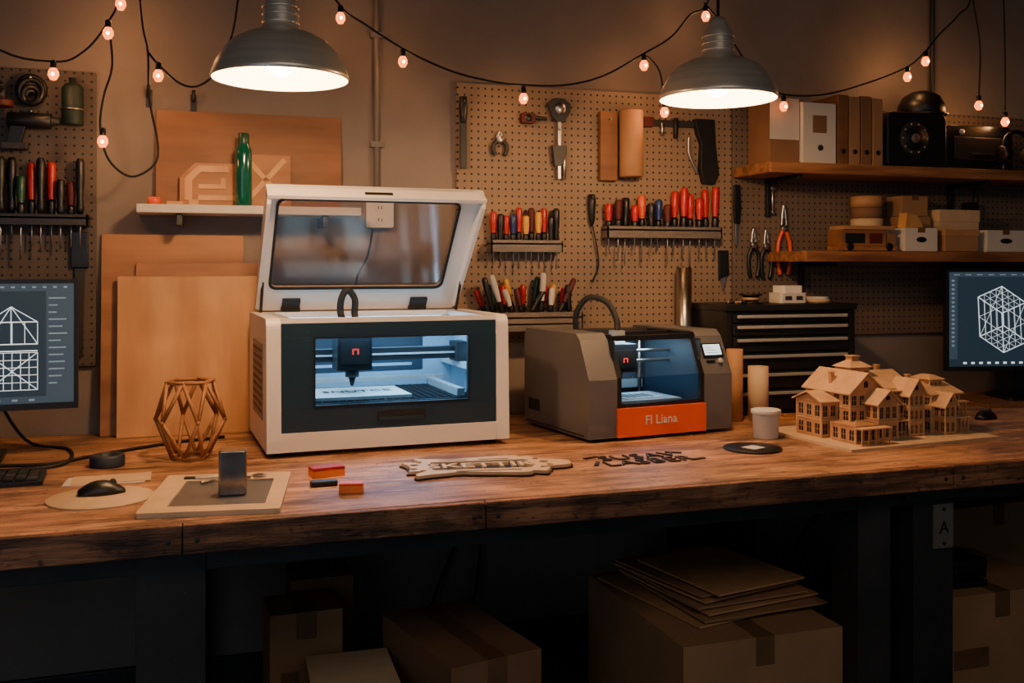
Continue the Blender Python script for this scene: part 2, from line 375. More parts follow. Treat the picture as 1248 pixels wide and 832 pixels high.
# ---- left pegboard things
o=Ob('hand_saw'); o.prism([(-.02,0),(.03,0),(.034,-.12),(-.02,-.12)],'y',-.02,0,m_black); o.prism([(-.012,-.12),(.022,-.12),(.016,-.42),(.0,-.42)],'y',-.011,-.007,m_greyd); o.done((-.362,PY-.001,1.58),bev=.003)
def coil(name,x,z,r,mat,k=4,rr=.008):
    o=Ob(name)
    for i in range(k):
        q=r*(1-.13*i); o.tube([(q*math.cos(a)*1.0,-.010*(i%2)+.004*math.sin(a*2),q*1.12*math.sin(a)-.006*i) for a in [j*math.pi/5 for j in range(10)]],rr,mat,8,4,True)
    o.cyl((0,.03,r*.95),(0,-.03,r*.95),.005,m_steel,n=8); o.done((x,PY-.031,z))
coil('cable_coil',-.50,2.04,.040,m_black,5,.009)
o=Ob('spray_can'); o.lathe([(0,-.07),(.033,-.07),(.034,-.065),(.034,.05),(.024,.065),(.012,.068),(.012,.085),(0,.085)],m_dgrn,n=24); o.tube([(.036*math.cos(a),.036*math.sin(a),-.02) for a in [i*math.pi/6 for i in range(12)]],.003,m_steel,6,3,True); o.done((-.375,PY-.040,2.0))
o=Ob('angle_grinder'); o.cyl((-.08,-.03,.0),(.05,-.03,.0),.028,m_black,n=20); o.cyl((.05,-.03,0),(.09,-.03,0),.024,m_greyd,n=20); o.cyl((.075,-.045,-.02),(.075,-.045,-.04),.04,m_dred,n=28); o.cyl((.07,-.03,0),(.08,-.08,.03),.011,m_black,n=12); o.cyl((0,0,.02),(0,-.04,.02),.004,m_steel,n=8); o.done((-.665,PY-.002,2.02))
o=Ob('power_drill'); o.cyl((-.07,-.03,0),(.06,-.03,0),.026,m_black,n=20); o.cyl((.06,-.03,0),(.09,-.03,0),.016,m_greyd,.010,n=18); o.prism([(-.06,-.02),(-.015,-.02),(-.03,-.075),(-.07,-.075)],'y',-.045,-.015,m_black); o.prism([(-.085,-.075),(-.01,-.075),(-.01,-.095),(-.085,-.095)],'y',-.055,-.005,m_greyd); o.cyl((0,0,.03),(0,-.04,.03),.004,m_steel,n=8); o.done((-.50,PY-.001,1.94),bev=.003)
# ------------------------------------------------------------ left shelf & things
o=Ob('floating_shelf'); o.box(-.173,.56,3.42,YW-.001,1.64,1.668,m_offw)
for x in (-.05,.43): o.box(x,x+.02,3.44,YW-.001,1.60,1.64,m_greyd)
o.done(bev=.003)
def lean(o,x0,x1,z0,z1,y0,y1,th,m):
    o.prism([(y0,z0),(y0+th,z0),(y1+th,z1),(y1,z1)],'x',x0,x1,m)
o=Ob('plywood_panel'); lean(o,-.117,.512,1.669,2.0,3.555,3.583,.012,m_plyb); o.done(bev=.001)
o=Ob('laser_cut_panel'); o.T=Matrix.Translation((.14,3.53,1.669))@Matrix.Rotation(rad(84),4,'X')
o.flat([[(-.18,0),(.19,0),(.19,.185),(.02,.185),(.02,.15),(-.13,.15),(-.18,.10)]],0,.004,m_plyd)
for lp in ([(-.165,.02),(-.165,.095),(-.12,.14),(-.02,.14),(-.02,.118),(-.11,.118),(-.14,.088),(-.14,.02)],[(-.12,.06),(-.03,.06),(-.03,.098),(-.045,.098),(-.045,.076),(-.12,.076)],[(-.12,.02),(.01,.02),(.01,.038),(-.12,.038)]): o.flat([lp],.004,.009,m_ply)
for a,b in (((.04,.02),(.17,.17)),((.04,.17),(.17,.02))):
    d=Vector((b[0]-a[0],b[1]-a[1])); o.bc(((a[0]+b[0])/2,(a[1]+b[1])/2,.0065),(d.length,.018,.005),m_ply,math.degrees(math.atan2(d.y,d.x)))
o.done()
o=Ob('glass_bottle'); o.lathe([(0,0),(.025,0),(.028,.006),(.028,.17),(.026,.195),(.016,.215),(.015,.235),(.0,.235)],m_bot,n=28); o.cyl((0,0,.2),(0,0,.248),.018,m_grn,n=20); o.done((.167,3.465,1.668))
o=Ob('tape_roll'); o.lathe([(.012,0),(.022,0),(.022,.025),(.012,.025),(.012,0)],m_org,n=24); o.done((-.12,3.47,1.668))
o=Ob('wood_blocks'); o.box(0,.05,0,.04,0,.012,m_ply); o.box(.07,.1,0.01,.03,0,.02,m_ply); o.done((-.08,3.45,1.668),bev=.001)
for x,zz in ((-.14,2.05),(.005,2.04)):
    o=Ob('wall_hook'); o.cyl((0,0,0),(0,-.04,0),.006,m_blackm,n=10); o.box(-.01,.01,-.004,0,-.04,.02,m_blackm); o.cyl((0,-.04,-.004),(0,-.04,.03),.006,m_blackm,n=10); o.done((x,YW-.001,zz))
o=Ob('power_outlet'); o.prism(rrect(-.05,.05,-.05,.05,.008),'y',-.045,0,m_white)
for z in (-.022,.022):
    o.prism(circ(0,z,.017,20),'y',-.048,-.045,m_white)
    for dx in (-.006,.006): o.box(dx-.0015,dx+.0015,-.0485,-.047,z-.006,z+.006,m_black)
o.done((.65,YW-.001,1.655),bev=.003)
o=Ob('conduit_pipe'); o.cyl((.643,YW-.014,1.708),(.643,YW-.014,3.1),.011,m_rack); 
for z in (1.9,2.3): o.box(.62,.666,YW-.028,YW-.001,z,z+.02,m_rack)
o.done()
o=Ob('conduit_pipe'); o.cyl((3.13,YW-.014,2.15),(3.13,YW-.014,3.1),.011,m_greyd); o.done()
o=Ob('power_cord'); o.tube([(.62,3.53,1.60),(.60,3.53,1.5),(.56,3.54,1.4),(.58,3.55,1.2),(.56,3.56,.91)],.004,m_rub); o.done()
# ------------------------------------------------------------ plywood stack leaning on wall
o=Ob('plywood_sheet'); lean(o,-.29,.172,ZB+.001,1.572,3.515,3.584,.014,m_plyd); o.done(bev=.001)
o=Ob('plywood_sheet'); lean(o,-.18,.235,ZB+.001,1.475,3.492,3.556,.012,m_plyd); o.done(bev=.001)
o=Ob('plywood_sheet'); lean(o,-.236,.215,ZB+.001,1.43,3.465,3.528,.014,m_ply); o.done(bev=.001)
# ------------------------------------------------------------ right shelves
for nm,x0,z in (('floating_shelf',2.12,1.87),('floating_shelf',2.28,1.525)):
    o=Ob(nm); o.box(x0,4.2,3.3,PY-.001,z-.042,z,m_shelf)
    for x in (x0+.15,3.2): o.box(x,x+.02,3.34,PY-.001,z-.06,z-.042,m_blackm); o.box(x,x+.02,PY-.02,PY-.001,z-.2,z-.042,m_blackm)
    o.done(bev=.003)
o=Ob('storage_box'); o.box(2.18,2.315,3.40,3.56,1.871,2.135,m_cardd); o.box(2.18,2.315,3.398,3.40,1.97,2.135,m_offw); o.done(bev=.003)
o=Ob('magazine_holder'); o.prism([(3.38,1.871),(3.56,1.871),(3.56,2.15),(3.38,2.12)],'x',2.32,2.475,m_offw); o.cyl((2.4,3.379,1.94),(2.4,3.376,1.94),.012,m_greyd,n=16); o.box(2.365,2.43,3.377,3.38,2.0,2.07,m_cardd); o.done(bev=.003)
o=Ob('ring_binders')
for i in range(4):
    x=2.485+i*.056; o.box(x,x+.05,3.38,3.56,1.871,2.16-.006*(i%2),[m_plyb,m_card,m_cardd,m_card][i]); o.cyl((x+.025,3.381,1.93),(x+.025,3.377,1.93),.01,m_blackm,n=14)
o.done(bev=.003)
o=Ob('speaker'); o.prism(rrect(-.15,.15,0,.235,.03),'y',-.1,.09,m_black)
o.cyl((-.02,-.1,.125),(-.02,-.108,.125),.07,m_greyd,n=32); o.cyl((-.02,-.1,.125),(-.02,-.112,.125),.05,m_black,n=32); o.cyl((-.02,-.1,.125),(-.02,-.116,.125),.02,m_rack,n=24)
for i in range(10):
    a=i*math.pi/5; o.cyl((-.02+.06*math.cos(a),-.108,.125+.06*math.sin(a)),(-.02+.06*math.cos(a),-.111,.125+.06*math.sin(a)),.004,m_alu,n=8)
o.done((2.875,3.48,1.871),bev=.006)
o=Ob('equipment_case'); o.prism(rrect(-.18,.18,0,.2,.03),'y',-.07,.07,m_black); o.box(-.14,.12,-.078,-.07,.05,.15,m_greyd); o.box(-.06,.06,-.088,-.07,.06,.08,m_blackm)
o.cyl((-.1,-.07,.17),(-.1,-.08,.17),.012,m_alu); o.done((3.24,3.495,1.871),bev=.004)
o=Ob('helmet'); o.lathe([(0,.11),(.04,.105),(.075,.085),(.096,.045),(.098,0.004),(.094,0),(0,0)],m_black,n=28); o.prism(circ(0,-.03,.09,24,.085),'z',0,.006,m_black); o.done((2.98,3.48,2.107))
o=Ob('headphones'); o.tube([(.07*math.cos(a),0,.07*math.sin(a)+.1) for a in [math.pi*i/8 for i in range(9)]],.009,m_black)
for sg in (-1,1): o.cyl((sg*.05,0,.07),(sg*.085,0,.07),.036,m_black,n=22); o.cyl((sg*.045,0,.07),(sg*.05,0,.07),.028,m_greyd,n=22); o.cyl((sg*.068,0,.03),(sg*.068,0,.002),.01,m_black,n=12)
o.done((3.36,3.345,1.871))
o=Ob('power_adapter'); o.prism(rrect(-.03,.03,-.03,.05,.01),'y',-.04,0,m_black); o.tube([(0,-.02,-.03),(.01,-.03,-.08),(.0,-.03,-.0),(0.03,-.02,.12)],.004,m_black); o.done((3.31,PY-.001,1.70),bev=.003)
def cbox(name,x,y,z,w,d,h,m,lid=None,rz=0,tape=True,cut=False):
    o=Ob(name); o.box(-w/2,w/2,-d/2,d/2,0,h,m)
    if lid: o.box(-w/2-.003,w/2+.003,-d/2-.003,d/2+.003,h*.72,h+.002,lid)
    if tape:
        o.box(-.018,.018,-d/2-.0012,d/2+.001,h,h+.0025,m_tape) if not lid else None
        o.box(-.018,.018,-d/2-.0014,-d/2,h*.8,h+.002,m_tape) if not lid else None
    if cut: o.prism(circ(0,h*.5,w*.16,20,h*.12),'y',-d/2-.0015,-d/2-.0003,m_black)
    return o.done((x,y,z),rz,bev=.002)
o=Ob('toy_model_truck'); o.box(-.13,.13,-.05,.05,.0,.02,m_shelf); o.box(-.13,.08,-.045,.045,.02,.085,m_plyb); o.box(-.11,-.02,-.048,-.044,.03,.07,m_black); o.box(0,.06,-.048,-.044,.03,.07,m_dred); o.box(.085,.13,-.04,.04,.02,.07,m_cardd)
o.box(-.12,.12,-.05,.05,.085,.1,m_card)
for x in (-.09,.09): o.cyl((x,-.052,.016),(x,-.048,.016),.016,m_black,n=16)
o.done((2.59,3.365,1.527),-3,bev=.002)
o=Ob('tape_roll_stack')
for i in range(5): o.lathe([(.03,0),(.066-.003*(i%2),0),(.066-.003*(i%2),.045),(.03,.045),(.03,0)],[m_kraft,m_card,m_mdf,m_cardd,m_kraft][i],(0,0,i*.047),28)
o.done((2.72,3.505,1.526))
cbox('small_carton',2.835,3.37,1.526,.16,.12,.095,m_offw,cut=True)
cbox('small_carton',3.04,3.37,1.526,.17,.12,.088,m_card,m_kraft)
cbox('small_carton',3.27,3.37,1.526,.20,.12,.09,m_offw,cut=True)
cbox('small_carton',2.93,3.515,1.526,.16,.11,.15,m_card)
cbox('small_carton',2.935,3.515,1.679,.13,.1,.085,m_card)
cbox('small_carton',3.15,3.505,1.526,.21,.12,.18,m_mdf,m_mdf)
o=Ob('laser_cut_bracket'); o.prism([(-.05,0),(.05,.0),(.05,.012),(.02,.05),(-.04,.06)],'y',-.02,.02,m_ply); o.done((2.83,3.37,1.6240),8)
# ------------------------------------------------------------ tool cabinet
o=Ob('tool_cabinet'); W,D,Hh=.575,.29,.415
o.box(0,W,.012,D,0,Hh,m_blackm); o.box(-.006,W+.006,-.002,D+.004,Hh-.02,Hh+.004,m_blackm)
z=.018
for h in (.082,.07,.07,.062,.05,.04):
    o.box(.03,W-.03,0,.014,z,z+h-.006,m_blackm)
    o.box(.045,W-.045,-.014,.001,z+h-.024,z+h-.012,m_alu)
    z+=h
for x in (0,W-.028): o.box(x,x+.028,.004,.014,.0,Hh-.02,m_blackm)
o.done((1.905,3.262,ZB),0,bev=.003)
o=Ob('router_box'); o.prism(rrect(-.06,.06,-.045,.045,.012),'z',0,.04,m_offw); o.prism(rrect(-.045,.045,-.04,.04,.01),'z',.04,.068,m_white); o.box(-.04,-.01,-.047,-.044,.012,.028,m_greyd); o.box(.01,.04,-.047,-.044,.012,.028,m_greyd); o.done((2.235,3.36,1.3205),bev=.003)
o=Ob('cable_spool'); o.lathe([(0,0),(.045,0),(.045,.005),(.03,.008),(.03,.028),(.045,.031),(.045,.036),(0,.036)],m_blackm,n=28); o.tube([(.031*math.cos(a),.031*math.sin(a),.018) for a in [i*math.pi/6 for i in range(12)]],.006,m_kraft,6,3,True); o.done((2.07,3.36,1.3205))
o=Ob('drill_bits'); 
for i in range(5): o.cyl((i*.018,0,.006),(i*.018+.05,.03,.006),.005,[m_steel,m_black,m_kraft][i%3],n=10)
o.done((1.95,3.33,1.3205))
o=Ob('wood_discs'); o.cyl((0,0,0),(0,0,.012),.06,m_mdf,n=28); o.cyl((.01,0,.012),(.01,0,.022),.045,m_offw,n=28); o.done((2.39,3.40,1.3205))
# ------------------------------------------------------------ monitors
def monitor(name,w,h,base=.14):
    o=Ob(name)
    o.box(-w/2,w/2,-.012,.016,base,base+h,m_black); o.prism(rrect(-w*.3,w*.3,base+.06,base+h-.06,.02),'y',.016,.04,m_black)
    b=.012
    o.box(-w/2+b,w/2-b,-.0135,-.012,base+b*1.6,base+h-b,m_scr)
    o.box(-.03,.03,.035,.05,.01,base+.12,m_black); o.prism(rrect(-.13,.13,-.09,.11,.02),'z',0,.012,m_black)
    return o
def ln(o,a,b,m=None,t=.0022,y=-.0142):
    a=Vector((a[0],0,a[1])); b=Vector((b[0],0,b[1])); d=b-a; L=d.length
    if L<1e-6: return
    R=Matrix.Rotation(-math.atan2(d.z,d.x),3,'Y'); c=(a+b)/2
    o.bc((c.x,y,c.z),(L,.0006,t),m or m_line,R=R)
o=monitor('computer_monitor',.66,.385)
x0,x1,z0,z1=-.318,.318,.16,.513
o.box(x0,x1,-.0141,-.0134,z1-.022,z1,m_scr2); o.box(x0,x1,-.0141,-.0134,z0,z0+.02,m_scr2)
o.box(x1-.075,x1,-.0141,-.0134,z0+.02,z1-.022,m_scr2)
for i in range(13): o.box(x1-.068,x1-.068+random.uniform(.02,.05),-.0147,-.0141,z1-.045-i*.021,z1-.041-i*.021,m_lined)
cx=.16
for i in range(6): ln(o,(cx-.075,.20+i*.022),(cx+.06,.20+i*.022),t=.0018)
for i in range(7): ln(o,(cx-.075+i*.0225,.20),(cx-.075+i*.0225,.31),t=.0018)
ln(o,(cx-.075,.20),(cx+.06,.31)); ln(o,(cx-.075,.31),(cx+.06,.20)); 
for a in (.315,.335,.40): ln(o,(cx-.075,a),(cx+.06,a),t=.003)
for i in range(5): ln(o,(cx-.075+i*.03375,.335),(cx-.075+i*.03375,.40),t=.0018)
ln(o,(cx-.075,.40),(cx-.01,.445)); ln(o,(cx-.01,.445),(cx+.06,.40)); ln(o,(cx-.075,.335),(cx-.01,.445)); ln(o,(cx+.06,.335),(cx-.01,.445)); ln(o,(cx-.01,.335),(cx-.01,.445))
for i in range(22): o.box(x0+.02+i*.028,x0+.03+i*.028,-.0147,-.0141,z1-.013,z1-.008,m_lined)
for i in range(12): o.box(x0+.02+i*.045,x0+.035+i*.045,-.0147,-.0141,z0+.007,z0+.013,m_lined)
o.done((-.655,3.20,ZB),4,bev=.002)
o=monitor('computer_monitor',.72,.425,.115)
x0,x1,z0,z1=-.348,.348,.135,.528
o.box(x0,x1,-.0141,-.0134,z1-.02,z1,m_scr2); o.box(x0,x0+.035,-.0141,-.0134,z0+.03,z1-.02,m_scr2)
for i in range(16): o.box(x0+.010,x0+.022,-.0147,-.0141,z1-.04-i*.018,z1-.032-i*.018,m_lined)
for i in range(12): o.box(x0+.02+i*.05,x0+.045+i*.05,-.0147,-.0141,z1-.013,z1-.009,m_lined); o.box(x0+.06+i*.035,x0+.075+i*.035,-.0147,-.0141,z0+.01,z0+.018,m_line)
cx,cz=-.115,.33
pt=lambda x,y,z:(cx+(x-y)*.052-z*.004,cz+(x+y)*.028-(x-y)*.006+(z)*.082)
for a in (-1,1):
    for b in (-1,1):
        ln(o,pt(-1,a,b),pt(1,a,b),t=.0035); ln(o,pt(a,-1,b),pt(a,1,b),t=.0035); ln(o,pt(a,b,-1),pt(a,b,1),t=.0035)
for a in (-.5,0,.5):
    for b in (-1,1):
        ln(o,pt(a,b,-1),pt(a,b,1),t=.0012); ln(o,pt(b,a,-1),pt(b,a,1),t=.0012); ln(o,pt(a,-1,b),pt(a,1,b),t=.0012); ln(o,pt(-1,a,b),pt(1,a,b),t=.0012)
for b in (-1,1): ln(o,pt(-1,b,0),pt(1,b,0),t=.0015); ln(o,pt(b,-1,0),pt(b,1,0),t=.0015); ln(o,pt(-1,b,-1),pt(1,b,1),t=.0015)
o.done((3.34,3.27,ZB+.0125),-13,bev=.002)
o=Ob('monitor_riser'); o.box(-.3,.3,-.18,.13,0,.012,m_plyb); o.done((3.34,3.28,ZB),-8,bev=.002)
# ------------------------------------------------------------ laser cutter
o=Ob('laser_cutter'); W,D,Hh=.755,.49,.41
for x in (.05,W-.05):
    for y in (.05,D-.05): o.cyl((x,y,0),(x,y,.018),.02,m_rub)
def sideprof(h,r,tilt=.012,y0=0):
    out=[(y0,.016),(y0,.05)]
    for i in range(7):
        a=math.pi-math.pi/2*i/6; out.append((y0+tilt+r+r*math.cos(a),h-r+r*math.sin(a)))
    out+=[(D,h),(D,.016)]; return out
for x0,x1 in ((0,.042),(W-.042,W)): o.prism(sideprof(Hh,.03),'x',x0,x1,m_white)
o.box(.04,W-.04,0.002,D,.016,.072,m_white)
o.box(.04,W-.04,D-.02,D,.07,Hh-.005,m_white)
wx0,wx1,wz0,wz1=.138,.622,.145,.352
o.box(.043,W-.043,.006,.024,.072,wz0,m_teal); o.box(.043,W-.043,.009,.027,wz1,.395,m_teal)
o.box(.043,wx0,.007,.026,wz0,wz1,m_teal); o.box(wx1,W-.043,.007,.026,wz0,wz1,m_teal)
for a,b,c,d in ((wx0,wx1,wz0,wz0+.004),(wx0,wx1,wz1-.004,wz1),(wx0,wx0+.004,wz0,wz1),(wx1-.004,wx1,wz0,wz1)): o.box(a,b,.003,.02,c,d,m_black)
o.box(wx0,wx1,.014,.017,wz0,wz1,m_gl2)
o.box(.33,.48,.002,.007,.093,.125,m_black); o.box(.335,.475,.0005,.004,.095,.105,m_teal)
o.box(.042,W-.042,.012,.05,.392,Hh-.001,m_white); o.box(.042,W-.042,D-.05,D,.392,Hh-.001,m_white)
o.box(.042,.075,.04,D-.04,.392,Hh-.001,m_alu); o.box(W-.075,W-.042,.04,D-.04,.392,Hh-.001,m_alu)
# interior
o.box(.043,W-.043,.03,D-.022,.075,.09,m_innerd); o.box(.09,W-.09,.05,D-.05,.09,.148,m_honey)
for i in range(23): o.box(.10+i*.0245,.102+i*.0245,.055,D-.06,.148,.151,m_greyd)
for i in range(15): o.box(.10,W-.10,.06+i*.025,.062+i*.025,.148,.151,m_greyd)
o.box(.043,.05,.03,D-.022,.09,.39,m_inner); o.box(W-.05,W-.043,.03,D-.022,.09,.39,m_inner); o.box(.05,W-.05,D-.03,D-.021,.09,.39,m_inner)
o.box(.12,W-.16,D-.034,D-.030,.20,.37,m_innerd)
o.box(.16,W-.20,D-.036,D-.033,.215,.225,m_inner)
for x in (.075,W-.095): o.box(x,x+.02,.04,D-.04,.225,.245,m_alu)
o.box(.10,W-.10,D-.09,D-.075,.17,.185,m_alu); o.box(.60,.625,.06,.42,.151,.175,m_alu)
o.box(.07,W-.07,.25,.29,.255,.295,m_black); o.box(.07,W-.07,.246,.251,.272,.278,m_alu); o.box(.065,.105,.22,.31,.245,.31,m_blackm); o.box(W-.105,W-.065,.22,.31,.245,.31,m_blackm)
hx=.29
o.box(hx-.055,hx+.055,.15,.245,.235,.345,m_black); o.box(hx-.045,hx+.045,.145,.151,.255,.33,m_blackm); o.box(hx-.05,hx+.05,.147,.15,.285,.289,m_greyd)
o.cyl((hx,.195,.235),(hx,.195,.21),.022,m_black); o.cyl((hx,.195,.21),(hx,.195,.182),.012,m_blackm,.005)
o.box(hx-.01,hx+.012,.143,.146,.298,.304,m_redled); o.box(hx-.01,hx-.004,.143,.146,.285,.304,m_redled); o.box(hx+.006,hx+.012,.143,.146,.285,.304,m_redled)
o.box(.15,.46,.09,.33,.151,.160,m_offw)
o.text('SNUTCE',.06,Matrix.Translation((.31,.22,.1605)),.0005,m_dkply)
for y in (.05,D-.045): o.box(.09,W-.09,y,y+.012,.376,.388,m_led)
o.box(.052,.056,.06,D-.08,.27,.285,m_led); o.box(W-.056,W-.052,.06,D-.08,.27,.285,m_led)
o.tube([(.29,.2,.34),(.275,.3,.40),(.275,.3,.455),(.295,.3,.485),(.32,.3,.455),(.32,.3,.40),(.325,.24,.34)],.0115,m_rub,10)
o.box(-.002,.001,.10,.36,.10,.33,m_grey)
for i in range(9): o.box(-.004,-.001,.12,.34,.12+i*.023,.128+i*.023,m_greyd)
ang=50; Ll=.515
o.T=Matrix.Translation((W/2-.01,D-.012,Hh+.004))@Matrix.Rotation(rad(180),4,'Z')@Matrix.Rotation(rad(ang),4,'X')
hw=.352
outer=rrect(-hw,hw,0,Ll,.02); inner=rrect(-hw+.07,hw-.04,.10,Ll-.045,.025)
o.flat([outer,inner],0,.014,m_white)
o.flat([rrect(-hw+.066,hw-.036,.096,Ll-.041,.028),rrect(-hw+.074,hw-.044,.104,Ll-.049,.022)],-.004,.002,m_rub)
o.box(-hw+.07,hw-.04,.10,Ll-.045,.005,.008,m_glass)
for x0,x1 in ((-hw,-hw+.012),(hw-.012,hw)): o.prism([(.03,.0),(Ll,.0),(Ll,-.035),(Ll-.03,-.05),(.03,-.02)],'x',x0,x1,m_white)
o.box(-hw,hw,Ll-.012,Ll,-.045,.012,m_white)
o.box(-.04,.05,Ll,Ll+.002,-.030,-.018,m_black)
for x in (-.21,.235): o.box(x-.03,x+.03,.015,.055,-.012,0,m_black); o.cyl((x-.032,.01,-.006),(x+.032,.01,-.006),.008,m_blackm)
o.T=Matrix.Identity(4)
for x in (.03,W-.045):
    o.cyl((x,D-.05,Hh-.02),(x,D-.12,Hh+.10),.005,m_black)
lc=o.done((.207,2.952,ZB),2.6,bev=.003)
blu=(.46,.76,1)
light('AREA','cutter_led_light',(W/2,.22,.37),blu,8.5,.5,(0,0,0),lc,.25)
# ------------------------------------------------------------ small enclosed 3d printer
o=Ob('desktop_3d_printer'); W,D,Hh=.565,.455,.345
pro=[(0,.012),(0,.20),(.012,.225),(.06,.325),(.085,Hh),(D-.02,Hh),(D,Hh-.02),(D,.012)]
o.prism(pro,'x',0,.105,m_grey); o.prism(pro,'x',W-.115,W,m_grey)
for x in (.05,W-.05):
    for y in (.05,D-.05): o.cyl((x,y,0),(x,y,.014),.018,m_rub)
o.box(.105,W-.115,D-.07,D-.005,.012,Hh-.01,m_black); o.box(.105,W-.115,.01,D-.06,.012,.09,m_black)
o.box(.103,W-.113,-.008,.012,.012,.105,m_org)
o.text('Fl Liana',.042,Matrix.Translation((.27,-.0085,.062))@Matrix.Rotation(rad(90),4,'X'),.0006,m_offw,off=.0003)
o.box(.105,W-.115,.004,.012,.105,.118,m_black); o.prism([(.0,.20),(.012,.20),(.068,.325),(.058,.325)],'x',.105,.125,m_black); o.prism([(.0,.20),(.012,.20),(.068,.325),(.058,.325)],'x',W-.135,W-.115,m_black)
o.box(.105,.122,.0,.012,.115,.205,m_black); o.box(W-.132,W-.115,.0,.012,.115,.205,m_black)
o.box(.105,W-.115,.055,.072,.318,.335,m_black); o.box(.12,W-.13,.005,.008,.118,.203,m_gl2)
o.box(.105,W-.115,.19,.21,.325,.338,m_black); o.box(.105,W-.115,.32,.39,.325,.338,m_greyd)
for x in (.105,W-.13): o.box(x,x+.015,.06,.39,.325,.340,m_black)
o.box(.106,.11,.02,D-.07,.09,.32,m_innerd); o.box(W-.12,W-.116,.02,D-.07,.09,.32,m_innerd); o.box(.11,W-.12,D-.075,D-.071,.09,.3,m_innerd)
o.box(.14,.42,.05,.28,.10,.112,m_blackm); o.box(.15,.40,.06,.26,.112,.118,m_alu); o.box(.2,.35,.09,.22,.118,.121,m_offw)
for i in range(5): o.box(.215+i*.024,.23+i*.024,.11,.19,.121,.1215,m_innerd)
o.cyl((.11,.20,.235),(W-.12,.20,.235),.006,m_steel); o.cyl((.11,.20,.27),(W-.12,.20,.27),.006,m_steel)
o.box(.165,.265,.13,.20,.205,.30,m_black); o.box(.175,.255,.125,.131,.22,.28,m_blackm); o.box(.208,.226,.123,.126,.25,.254,m_redled); o.box(.208,.212,.123,.126,.238,.254,m_redled); o.box(.222,.226,.123,.126,.238,.254,m_redled); o.cyl((.215,.165,.205),(.215,.165,.15),.015,m_blackm,.004)
for x in (.13,.42): o.cyl((x,.35,.1),(x,.35,.31),.007,m_steel)
o.box(.112,.116,.05,.34,.295,.303,m_led); o.box(.30,.44,.36,.375,.12,.15,m_alu)
o.box(.19,.23,.15,.19,.30,.345,m_alu)
o.tube([(.125,.30,.33),(.12,.29,.40),(.15,.26,.455),(.20,.22,.44),(.215,.18,.38),(.21,.17,.33)],.0105,m_rub,10)
sl=Matrix.Translation((W-.0575,.033,.272))@Matrix.Rotation(math.atan2(.10,.048),4,'X')
o.T=sl
o.box(-.042,.042,-.022,.03,.0,.003,m_black); o.box(-.035,.035,-.013,.025,.003,.0036,m_lcd)
for i in range(3): o.box(-.03,.03-.015*i,-.006+i*.009,-.004+i*.009,.0036,.0039,m_greyd)
o.cyl((.02,-.036,-.002),(.02,-.036,.01),.009,m_alu); o.box(-.035,0,-.04,-.032,0,.003,m_black)
o.T=Matrix.Identity(4)
for i in range(7): o.box(-.002,.001,.34+i*.012,.346+i*.012,.06,.10,m_black)
o.box(-.0015,.001,.03,D-.03,.018,.022,m_black)
pr=o.done((1.198,2.896,ZB),8,bev=.004)
light('AREA','printer_led_light',(.28,.2,.315),blu,2.2,.25,(0,0,0),pr)
# ------------------------------------------------------------ geodesic wooden vase
o=Ob('geometric_wood_planter'); n=6
A=[(.052*math.cos(math.pi*2*i/n),.052*math.sin(math.pi*2*i/n),.006) for i in range(n)]
B=[(.102*math.cos(math.pi*2*(i+.5)/n),.102*math.sin(math.pi*2*(i+.5)/n),.115) for i in range(n)]
Cc=[(.066*math.cos(math.pi*2*i/n),.066*math.sin(math.pi*2*i/n),.225) for i in range(n)]
def bar(a,b): o.tube([a,b],.0056,m_plyd,6,smooth=False)
for i in range(n):
    j=(i+1)%n
    bar(A[i],A[j]);bar(A[i],B[i]);bar(A[j],B[i]);bar(Cc[i],B[i]);bar(Cc[j],B[i]);bar(Cc[i],Cc[j])
    for q in (A[i],B[i],Cc[i]): o.sph(q,.0070,m_plyd,n=8)
o.done((-.005,3.045,ZB+.001),12)
# ------------------------------------------------------------ small things on bench
o=Ob('round_mouse_pad'); o.cyl((0,0,0),(0,0,.004),.122,m_mdf,n=48); o.done((-.212,2.585,ZB))
def mouse(x,y,z,rz,s=1):
    o=Ob('computer_mouse'); k=[]
    for i in range(9):
        t=i/8; w=.031*math.sin(math.pi*min(.96,max(.06,t*.9+.05)))**.45; h=.034*math.sin(math.pi*(t*.85+.1))**.8
        k.append((t,w,h))
    mi=o.mi(m_black)
    rings=[]
    for t,w,h in k:
        xx=(t-.5)*.108; rings.append([o.V((xx*s,w*math.cos(a)*s,max(0,h*math.sin(a))*s)) for a in [math.pi*j/10 for j in range(11)]])
    for a,b in zip(rings,rings[1:]):
        for j in range(10): o.face([a[j],a[j+1],b[j+1],b[j]],mi,True)
        o.face([a[0],b[0],b[-1],a[-1]],mi)
    o.face(rings[0],mi,True); o.face(rings[-1],mi,True)
    o.cyl((.026*s,.004*s,.026*s),(.026*s,-.004*s,.026*s),.008*s,m_greyd,n=14)
    o.done((x,y,z),rz)
mouse(-.212,2.62,ZB+.0042,10); mouse(2.80,2.93,ZB+.0005,20)
o=Ob('paper_sheets'); o.box(-.10,.10,-.055,.05,0,.0015,m_offw); o.box(-.085,.11,-.045,.06,.0016,.003,m_mdf,Matrix.Rotation(rad(4),3,'Z')); o.done((-.215,2.80,ZB),-3)
o=Ob('tape_roll'); o.lathe([(.022,0),(.046,0),(.047,.004),(.047,.028),(.044,.032),(.022,.032),(.022,0)],m_paint,n=32); o.done((-.228,3.0,ZB))
o=Ob('computer_keyboard'); o.prism(rrect(-.22,.22,-.075,.075,.01),'z',0,.012,m_black)
for r in range(5):
    for q in range(15): o.box(-.21+q*.028,-.186+q*.028,-.066+r*.027,-.043+r*.027,.012,.019,m_rub if (q+r)%7 else m_greyd)
o.done((-.59,2.85,ZB),3,bev=.0015)
